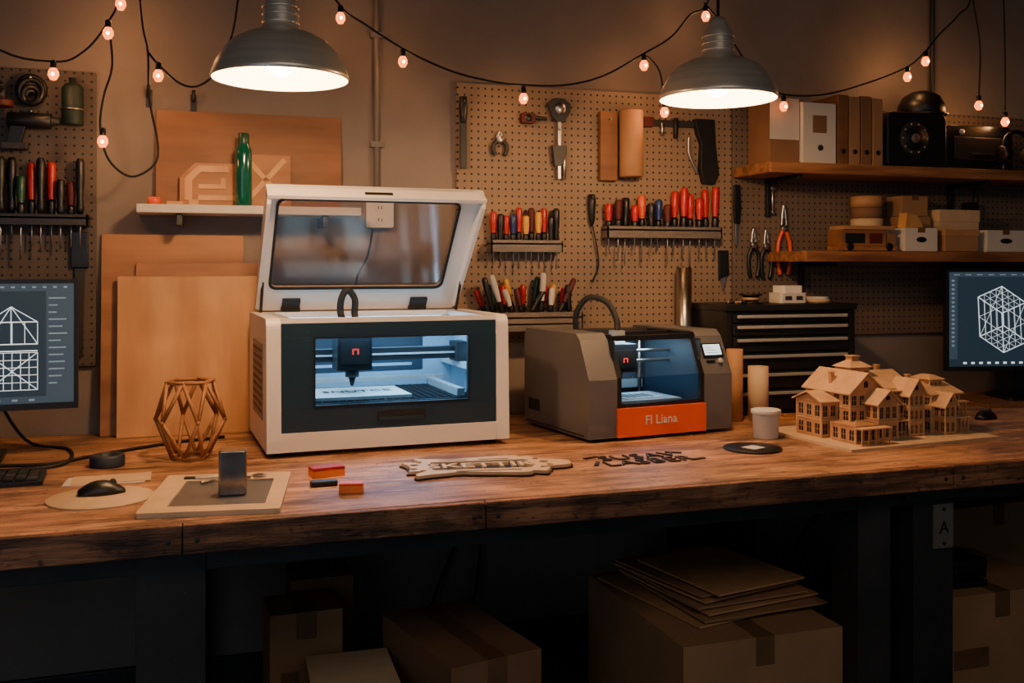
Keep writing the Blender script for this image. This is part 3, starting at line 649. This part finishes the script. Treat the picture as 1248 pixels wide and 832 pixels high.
o=Ob('framed_cutting_sample'); o.flat([rrect(-.158,.158,-.205,.205,.006),rrect(-.10,.12,-.15,.125,.004)],0,.012,m_mdf); o.box(-.156,.156,-.203,.203,-.0,.004,m_mdf); o.box(-.102,.122,-.152,.127,.004,.0075,m_grey)
o.tube([(-.06,.10,.011),(.0,.15,.016),(.06,.13,.016)],.004,m_steel); o.tube([(-.08,.14,.016),(.02,.145,.016)],.004,m_offw,6); o.lathe([(.01,.012),(.018,.012),(.018,.018),(.01,.018)],m_steel,(.08,.15,0),20); o.box(-.11,-.05,.145,.165,.012,.016,m_black)
o.done((.066,2.527,ZB),-8.7,bev=.001)
o=Ob('polished_stone_block'); o.prism(rrect(-.033,.033,-.022,.022,.006),'z',0,.108,m_stone); o.done((.095,2.50,ZB+.008),-5,bev=.003)
o=Ob('sanding_block'); o.box(-.045,.045,-.022,.022,0,.018,m_orgf); o.box(-.045,.045,-.022,.022,.018,.026,m_red); o.done((.345,2.68,ZB),10,bev=.002)
o=Ob('sanding_block'); o.box(-.03,.03,-.018,.018,0,.02,m_orgf); o.box(-.03,.03,-.018,.018,.02,.026,m_org); o.done((.378,2.46,ZB),-12,bev=.002)
o=Ob('eraser'); o.prism(rrect(-.035,.035,-.014,.014,.008),'z',0,.014,m_black); o.done((.322,2.555,ZB),4,bev=.003)
# laser-cut ornamental sign
o=Ob('laser_cut_sign')
def scroll(off):
    pts=[]
    K=120
    for i in range(K):
        a=2*math.pi*i/K; c_,s_=math.cos(a),math.sin(a)
        x=.205*math.copysign(abs(c_)**.5,c_); y=.108*math.copysign(abs(s_)**.5,s_)
        b=.018*math.cos(9*a)+.012*math.sin(5*a+1)
        if abs(x)>.14: y*=1+.25*math.sin(abs(x)*60); x+=math.copysign(.028*max(0,math.cos(6*a)),x)
        k=math.hypot(x,y); pts.append((x*(1+(b-off)/k),y*(1+(b*.8-off)/k)))
    return pts
o.flat([scroll(0)],0,.005,m_burnshade)
holes=[rrect(-.14,.14,-.055,.055,.012)]
for (hx_,hy,r) in ((-.185,.02,.013),(-.19,-.03,.011),(.18,.015,.014),(.19,-.025,.01),(-.165,-.055,.009),(.165,-.055,.01),(.165,.06,.01),(-.17,.055,.009)): holes.append(circ(hx_,hy,r,16))
holes.append(rrect(-.11,-.03,.068,.080,.004)); holes.append(rrect(.0,.09,.068,.080,.004)); holes.append(rrect(-.08,.10,-.084,-.072,.004))
o.flat([scroll(.006)]+holes,.005,.013,m_mdf)
o.text('SKETTIR',.082,Matrix.Translation((0,.0,.009)),.004,m_mdf,off=.001)
o.done((.765,2.63,ZB),-8)
o=Ob('laser_cut_letters'); o.text('SUSAV\nLASBER',.088,Matrix.Translation((0,0,.0025)),.002,m_dkply,.85,off=-.001)
for (x,y,rz) in ((-.14,.07,20),(.13,.06,-30),(.15,-.05,10),(-.16,-.02,60)): o.bc((x,y,.002),(.05,.012,.004),m_dkply,rz)
o.done((1.255,2.615,ZB),2)
o=Ob('black_disc'); o.cyl((0,0,0),(0,0,.006),.089,m_black,n=40); o.bc((.0,-.005,.0066),(.055,.05,.001),m_offw,20); o.done((1.645,2.66,ZB))
o=Ob('white_tub'); o.lathe([(0,0),(.040,0),(.044,.08),(.049,.08),(.049,.092),(.044,.094),(0,.094)],m_offw,n=32); o.done((1.80,2.83,ZB),bev=.001)
o=Ob('kraft_paper_roll'); o.lathe([(.02,0),(.030,0),(.030,.262),(.02,.262),(.02,0)],m_kraft,n=28); o.done((1.885,3.17,ZB))
o=Ob('kraft_paper_roll'); o.lathe([(.025,0),(.037,0),(.037,.2),(.025,.2),(.025,0)],m_mdf,n=28); o.done((1.965,3.14,ZB))
o=Ob('wood_offcuts'); o.box(-.06,.06,-.02,.02,0,.012,m_ply,Matrix.Rotation(rad(12),3,'Z')); o.box(-.03,.05,-.015,.015,.013,.022,m_plyd,Matrix.Rotation(rad(-20),3,'Z')); o.done((2.09,3.12,ZB))
# ------------------------------------------------------------ architectural model
o=Ob('architectural_model')
o.box(-.31,.31,-.22,.22,0,.008,m_mdf)
t=.003
def facade(p0,p1,z0,z1,cols,rows,m=m_mdf2,wf=.58,hf=.6):
    p0=Vector((p0[0],p0[1],0));p1=Vector((p1[0],p1[1],0)); d=p1-p0; L=d.length; R=Matrix.Rotation(math.atan2(d.y,d.x),4,'Z')
    T0=o.T.copy(); o.T=T0@Matrix.Translation((p0.x,p0.y,z0))@R; H_=z1-z0; fh=H_/rows; cw=L/cols
    for r in range(rows):
        a=r*fh; zb=a+fh*(1-hf)*.45; zt=zb+fh*hf
        o.box(0,L,0,t,a,zb,m); o.box(0,L,0,t,zt,a+fh,m)
        for q in range(cols+1):
            c0=0 if q==0 else q*cw-cw*(1-wf)/2; c1=L if q==cols else q*cw+cw*(1-wf)/2
            o.box(c0,c1,0,t,zb,zt,m)
        for q in range(cols):
            xm=(q+.5)*cw; o.box(xm-.0008,xm+.0008,.0005,.002,zb,zt,m)
            o.box(xm-cw*wf/2,xm+cw*wf/2,.0005,.002,(zb+zt)/2-.0007,(zb+zt)/2+.0007,m)
            o.box(xm-cw*wf/2-.001,xm+cw*wf/2+.001,-.0015,.001,zb-.002,zb,m_mdfroof)
        if r: o.box(-.002,L+.002,-.002,.001,a-.0015,a+.0015,m_mdfroof)
    for xx in (0,L): o.box(xx-.0025,xx+.0025,-.0015,.002,0,H_,m_mdfroof)
    o.T=T0
def block(x0,x1,y0,y1,z0,z1,cf,cs,rows,floor=True):
    facade((x0,y0),(x1,y0),z0,z1,cf,rows); facade((x1,y0),(x1,y1),z0,z1,cs,rows); facade((x1,y1),(x0,y1),z0,z1,cf,rows); facade((x0,y1),(x0,y0),z0,z1,cs,rows)
    o.box(x0,x1,y0,y1,z0-.001,z0+.001,m_mdfroof)
    o.box(x0+.004,x1-.004,y0+.004,y1-.004,z0+.002,z1-.002,m_burnshade)  # dark core painted as the shaded hollow behind the windows
    o.box(x0-.003,x1+.003,y0-.003,y1+.003,z1,z1+.003,m_mdf2)
def gable(x0,x1,y0,y1,z,h,ax='y',ov=.012):
    if ax=='y': 
        xm=(x0+x1)/2; o.prism([(x0,z),(x1,z),(xm,z+h)],'y',y0,y1,m_mdf2); e=ov*h/((x1-x0)/2)
        o.prism([(x0-ov,z-e+.001),(xm,z+h+.001),(xm,z+h+.005),(x0-ov,z-e+.005)],'y',y0-ov,y1+ov,m_mdfroof)
        o.prism([(x1+ov,z-e+.001),(xm,z+h+.001),(xm,z+h+.005),(x1+ov,z-e+.005)],'y',y0-ov,y1+ov,m_mdfroof)
        w=min(.008,(x1-x0)*.12); o.prism([(xm-w,z+h*.2),(xm+w,z+h*.2),(xm+w,z+h*.5),(xm,z+h*.62),(xm-w,z+h*.5)],'y',y0-.001,y0,m_burnshade)  # dark patch painted as a shaded gable opening
    else:
        ym=(y0+y1)/2; o.prism([(y0,z),(y1,z),(ym,z+h)],'x',x0,x1,m_mdf2); e=ov*h/((y1-y0)/2)
        o.prism([(y0-ov,z-e+.001),(ym,z+h+.001),(ym,z+h+.005),(y0-ov,z-e+.005)],'x',x0-ov,x1+ov,m_mdfroof)
        o.prism([(y1+ov,z-e+.001),(ym,z+h+.001),(ym,z+h+.005),(y1+ov,z-e+.005)],'x',x0-ov,x1+ov,m_mdfroof)
def hip(x0,x1,y0,y1,z,h,ov=.01):
    k=o.mi(m_mdfroof); a=[(x0-ov,y0-ov,z),(x1+ov,y0-ov,z),(x1+ov,y1+ov,z),(x0-ov,y1+ov,z)]
    w=min(x1-x0,y1-y0)*.35; bq=[(x0+w,y0+w,z+h),(x1-w,y0+w,z+h),(x1-w,y1-w,z+h),(x0+w,y1-w,z+h)]
    A_=[o.V(p) for p in a];B_=[o.V(p) for p in bq]
    for i in range(4): o.face([A_[i],A_[(i+1)%4],B_[(i+1)%4],B_[i]],k)
    o.face(A_,k);o.face(B_,k)
def porch(x0,x1,y0,y1,z0,h,n):
    for i in range(n+1):
        x=x0+(x1-x0)*i/n; o.box(x-.002,x+.002,y0,y0+.004,z0,z0+h,m_mdf2)
    o.box(x0-.006,x1+.006,y0-.006,y1,z0+h,z0+h+.004,m_mdfroof); o.box(x0,x1,y0,y0+.002,z0+.014,z0+.017,m_mdf2); o.box(x0-.004,x1+.004,y0-.004,y1,z0,z0+.003,m_mdf2)
    k=int((x1-x0)/.007)
    for i in range(k): o.box(x0+i*.007,x0+i*.007+.0015,y0,y0+.0015,z0+.003,z0+.015,m_mdf2)
z=.008
block(-.255,-.19,-.02,.10,z,z+.115,2,3,2); gable(-.255,-.19,-.02,.10,z+.118,.025,'x')
block(-.24,-.15,-.16,-.05,z,z+.055,3,3,1); porch(-.24,-.13,-.19,-.16,z,.05,4)
# roof terrace with railing on the low wing
for i in range(14): o.box(-.24+i*.0068,-.2385+i*.0068,-.16,-.1585,z+.058,z+.074,m_mdf2)
o.box(-.242,-.148,-.161,-.158,z+.073,z+.076,m_mdfroof)
block(-.19,-.06,-.08,.13,z,z+.15,4,5,3); gable(-.19,-.06,-.08,.13,z+.153,.055,'y')
block(-.13,-.05,-.14,-.08,z,z+.12,3,2,2); gable(-.13,-.05,-.14,-.08,z+.123,.035,'y')
block(-.06,.10,-.04,.14,z,z+.15,5,5,3); gable(-.06,.10,-.04,.14,z+.153,.045,'x')
block(.03,.09,-.11,-.04,z,z+.14,3,2,3); gable(.03,.09,-.11,-.03,z+.143,.04,'y')
porch(-.045,.025,-.10,-.04,z,.05,4); porch(-.045,.025,-.09,-.04,z+.056,.045,4); porch(-.045,.025,-.075,-.04,z+.108,.035,4)
block(-.10,-.02,.02,.09,z+.17,z+.215,3,3,1); hip(-.10,-.02,.02,.09,z+.218,.022); o.box(-.075,-.045,.04,.07,z+.238,z+.252,m_mdf2); o.box(-.079,-.041,.036,.074,z+.252,z+.255,m_mdfroof)
block(.155,.28,-.08,.10,z,z+.125,5,5,3); gable(.155,.28,-.08,.10,z+.128,.03,'x'); 
block(.165,.21,-.13,-.08,z,z+.10,2,2,2); gable(.165,.21,-.13,-.08,z+.103,.03,'y'); block(.20,.255,-.03,.05,z+.13,z+.168,3,3,1); hip(.20,.255,-.03,.05,z+.170,.014)
porch(.215,.28,-.12,-.08,z,.05,4); porch(.215,.28,-.11,-.08,z+.055,.045,4); porch(.105,.145,-.05,-.0,z,.05,2)
for x,y,h in ((-.17,.03,.205),(.06,.07,.215),(.17,.04,.18)): o.box(x-.007,x+.007,y-.007,y+.007,z+.12,z+h,m_mdf2); o.box(x-.009,x+.009,y-.009,y+.009,z+h,z+h+.003,m_mdfroof)
o.done((2.19,2.765,ZB),5)
# ------------------------------------------------------------ cables on bench
o=Ob('power_cable'); o.tube([(-.75,3.3,.906),(-.6,3.08,.906),(-.5,3.06,.906),(-.38,3.05,.906),(-.30,3.12,.906),(-.20,3.2,.906),(-.05,3.3,.906),(.10,3.36,.906)],.005,m_rub); o.done()
o=Ob('power_cable'); o.tube([(-.85,3.03,.906),(-.62,3.0,.906),(-.42,2.98,.908),(-.34,3.06,.906),(-.36,3.28,.906),(-.50,3.42,.92),(-.62,3.5,1.1)],.005,m_rub); o.done()
o=Ob('hanging_cables')
o.tube([(.98,3.56,.85),(.95,3.55,.5),(.85,3.54,.25),(.8,3.54,.01)],.006,m_rub); o.tube([(1.1,3.56,.85),(1.05,3.55,.6),(1.0,3.55,.2),(.9,3.55,.01)],.006,m_rub); o.tube([(2.5,3.56,.85),(2.55,3.55,.5),(2.4,3.54,.3),(2.4,3.54,.01)],.006,m_rub)
o.tube([(3.0,3.56,.85),(3.1,3.55,.65),(3.3,3.55,.5),(3.35,3.55,.01)],.006,m_rub); o.done()
# ------------------------------------------------------------ boxes under bench
def bigbox(name,x0,x1,y0,y1,h,m,rz=0,z0=0):
    w,d=x1-x0,y1-y0; o=Ob(name)
    o.box(-w/2,w/2,-d/2,d/2,0,h-.004,m); o.box(-w/2,-.002,-d/2,d/2,h-.004,h,m); o.box(.002,w/2,-d/2,d/2,h-.004,h,m)
    o.box(-.03,.03,-d/2-.001,-d/2,h-.08,h+.001,m_tape); o.box(-.03,.03,-d/2,d/2,h,h+.001,m_tape)
    o.box(-w*.35,-w*.1,-d/2-.0012,-d/2,h*.45,h*.6,m_tape)
    return o.done(((x0+x1)/2,(y0+y1)/2,z0),rz,bev=.003)
bigbox('cardboard_box',1.28,1.795,2.42,3.1,.42,m_card)
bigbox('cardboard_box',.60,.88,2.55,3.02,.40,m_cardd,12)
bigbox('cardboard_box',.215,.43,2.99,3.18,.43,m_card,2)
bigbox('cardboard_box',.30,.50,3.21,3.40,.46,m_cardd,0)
bigbox('cardboard_box',2.20,2.75,2.52,2.95,.42,m_card)
bigbox('cardboard_box',2.66,3.15,2.99,3.38,.56,m_card,4)
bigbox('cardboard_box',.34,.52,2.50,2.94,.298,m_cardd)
o=Ob('cardboard_sheets')
for i in range(7):
    o.bc((random.uniform(-.03,.03),random.uniform(-.03,.03),.004+i*.013),(.46-.02*i,.52-.02*i,.006),m_card if i%2 else m_mdf2,random.uniform(-14,14))
o.done((1.58,2.80,.422),0)
o=Ob('book_stack')
for i in range(4):
    r=random.uniform(-5,5); o.bc((0,0,.011+i*.023),(.22,.16,.019),m_black,r); o.bc((.002,.002,.011+i*.023),(.213,.163,.014),m_offw,r)
o.text('BOOK',.03,Matrix.Translation((0,0,.0895)),.0005,m_offw)
o.done((2.36,2.66,.422),0)
o=Ob('mdf_sheet'); o.box(-.12,.12,-.23,.23,0,.012,m_mdf); o.done((.43,2.72,.301),-2)
# ------------------------------------------------------------ pendant lamps
warm=(1,.59,.29)
for (x,zr) in ((.2205,1.952),(1.513,1.968)):
    o=Ob('pendant_lamp')
    pf=[(.175,0),(.178,.004),(.176,.012),(.168,.035),(.150,.068),(.122,.098),(.085,.118),(.058,.126),(.05,.130),(.046,.145),(.043,.19),(.036,.215),(.03,.222),(.028,.235),(.012,.25),(0,.25)]
    o.lathe(pf,m_lamp,n=64)
    o.lathe([(.174,.001),(.172,.012),(.164,.033),(.146,.065),(.118,.094),(.082,.113),(0,.12)],m_enam,n=64)
    for zz in (.145,.165,.185): o.lathe([(.046,zz),(.049,zz+.003),(.046,zz+.006)],m_lamp,n=40)
    o.sph((0,0,.045),.036,m_lbulb); o.cyl((0,0,.07),(0,0,.12),.02,m_alu)
    o.tube([(0,0,.245),(0,0,.6),(0,0,3.1-zr)],.005,m_rub,8,smooth=False)
    o.cyl((0,0,3.1-zr-.03),(0,0,3.1-zr),.05,m_blackm)
    lp=o.done((x,2.64,zr))
    light('POINT','pendant_light',(0,0,.0),warm,33,.05,parent=lp)
# ------------------------------------------------------------ string lights
o=Ob('string_lights'); SY=3.35
def wire(pts): o.tube([(a,SY,b) for a,b in pts],.0036,m_rub,6)
wire([(-.12,3.09),(-.17,2.6),(-.215,2.33),(-.252,2.235),(-.32,2.14),(-.41,2.10),(-.6,2.15),(-.9,2.45),(-1.2,3.09)])
wire([(-.252,2.235),(-.24,2.1),(-.265,2.0),(-.275,1.9),(-.25,1.80),(-.184,1.749),(-.115,1.79),(-.105,1.86),(-.13,2.0),(-.135,2.15),(-.16,2.33),(-.2,3.09)])
wire([(-.135,2.15),(-.103,2.11),(-.04,2.055),(.015,2.047),(.07,2.09),(.10,2.16),(.143,2.337),(.2,3.09)])
wire([(.30,3.09),(.42,2.48),(.478,2.345),(.56,2.29),(.692,2.215),(.80,2.17),(.894,2.141),(1.02,2.12),(1.132,2.115),(1.3,2.125),(1.45,2.17),(1.608,2.26),(1.72,2.33),(1.80,2.42),(1.867,2.46),(1.9,2.6),(1.92,3.09)])
wire([(1.86,2.47),(1.93,2.40),(2.04,2.26),(2.12,2.18),(2.211,2.14),(2.40,2.15),(2.614,2.211),(2.799,2.285),(2.89,2.355),(2.96,2.43),(3.06,2.52),(3.13,2.62),(3.2,3.09)])
wire([(3.13,2.6),(3.17,2.4),(3.165,2.19)]); wire([(3.27,3.09),(3.30,2.5),(3.304,2.13)]); wire([(1.608,2.26),(1.67,2.2),(1.69,2.09)])
bulbs=[(-.215,2.30),(-.252,2.205),(-.41,2.067),(-.103,2.08),(-.268,1.863),(.478,2.31),(.692,2.176),(1.132,2.072),(1.608,2.221),(1.867,2.425),(1.693,2.05),(2.211,2.098),(2.799,2.249),(2.89,2.319),(3.164,2.15),(3.304,2.087)]
for x,zz in bulbs:
    c=(x,SY,zz)
    o.lathe([(0,-.026),(.009,-.024),(.0165,-.010),(.0155,.002),(.008,.014),(0,.014)],m_bulb,c,14)
    o.sph((x,SY-.0135,zz-.008),.0055,m_fil,n=8)
    o.lathe([(.009,.012),(.0095,.034),(.004,.038),(0,.038)],m_black,c,12)
sl_=o.done()
for i,(x,zz) in enumerate(bulbs): light('POINT','string_bulb_light',(x,SY+.06,zz-.01),(1,.48,.18),.6,.02)
# ------------------------------------------------------------ added fill lights, unseen: warm from overhead, cool from the left
light('AREA','overhead_fill_light',(.6,-.2,2.95),(1,.82,.66),24,2.4,(rad(28),0,0),None,1.2)  # warm fill added above and behind the camera, no fixture modelled
light('AREA','side_fill_light',(-1.2,.3,1.3),(.66,.82,1),6,1.4,(rad(80),0,rad(-28)),None,1.4)  # cool fill added beside the camera, aimed at the bench
# ------------------------------------------------------------ world, camera
w=bpy.data.worlds.new('World'); bpy.context.scene.world=w; w.use_nodes=True
bg=w.node_tree.nodes['Background']; bg.inputs[0].default_value=(.50,.68,.82,1); bg.inputs[1].default_value=.16
cam=bpy.data.cameras.new('Camera'); co=bpy.data.objects.new('Camera',cam); bpy.context.collection.objects.link(co)
cam.sensor_width=36; cam.lens=36*1200/1248; cam.shift_y=-91/1248; cam.clip_start=.05
co.location=(0,0,1.4625); co.rotation_euler=(rad(90),0,rad(-18)); bpy.context.scene.camera=co
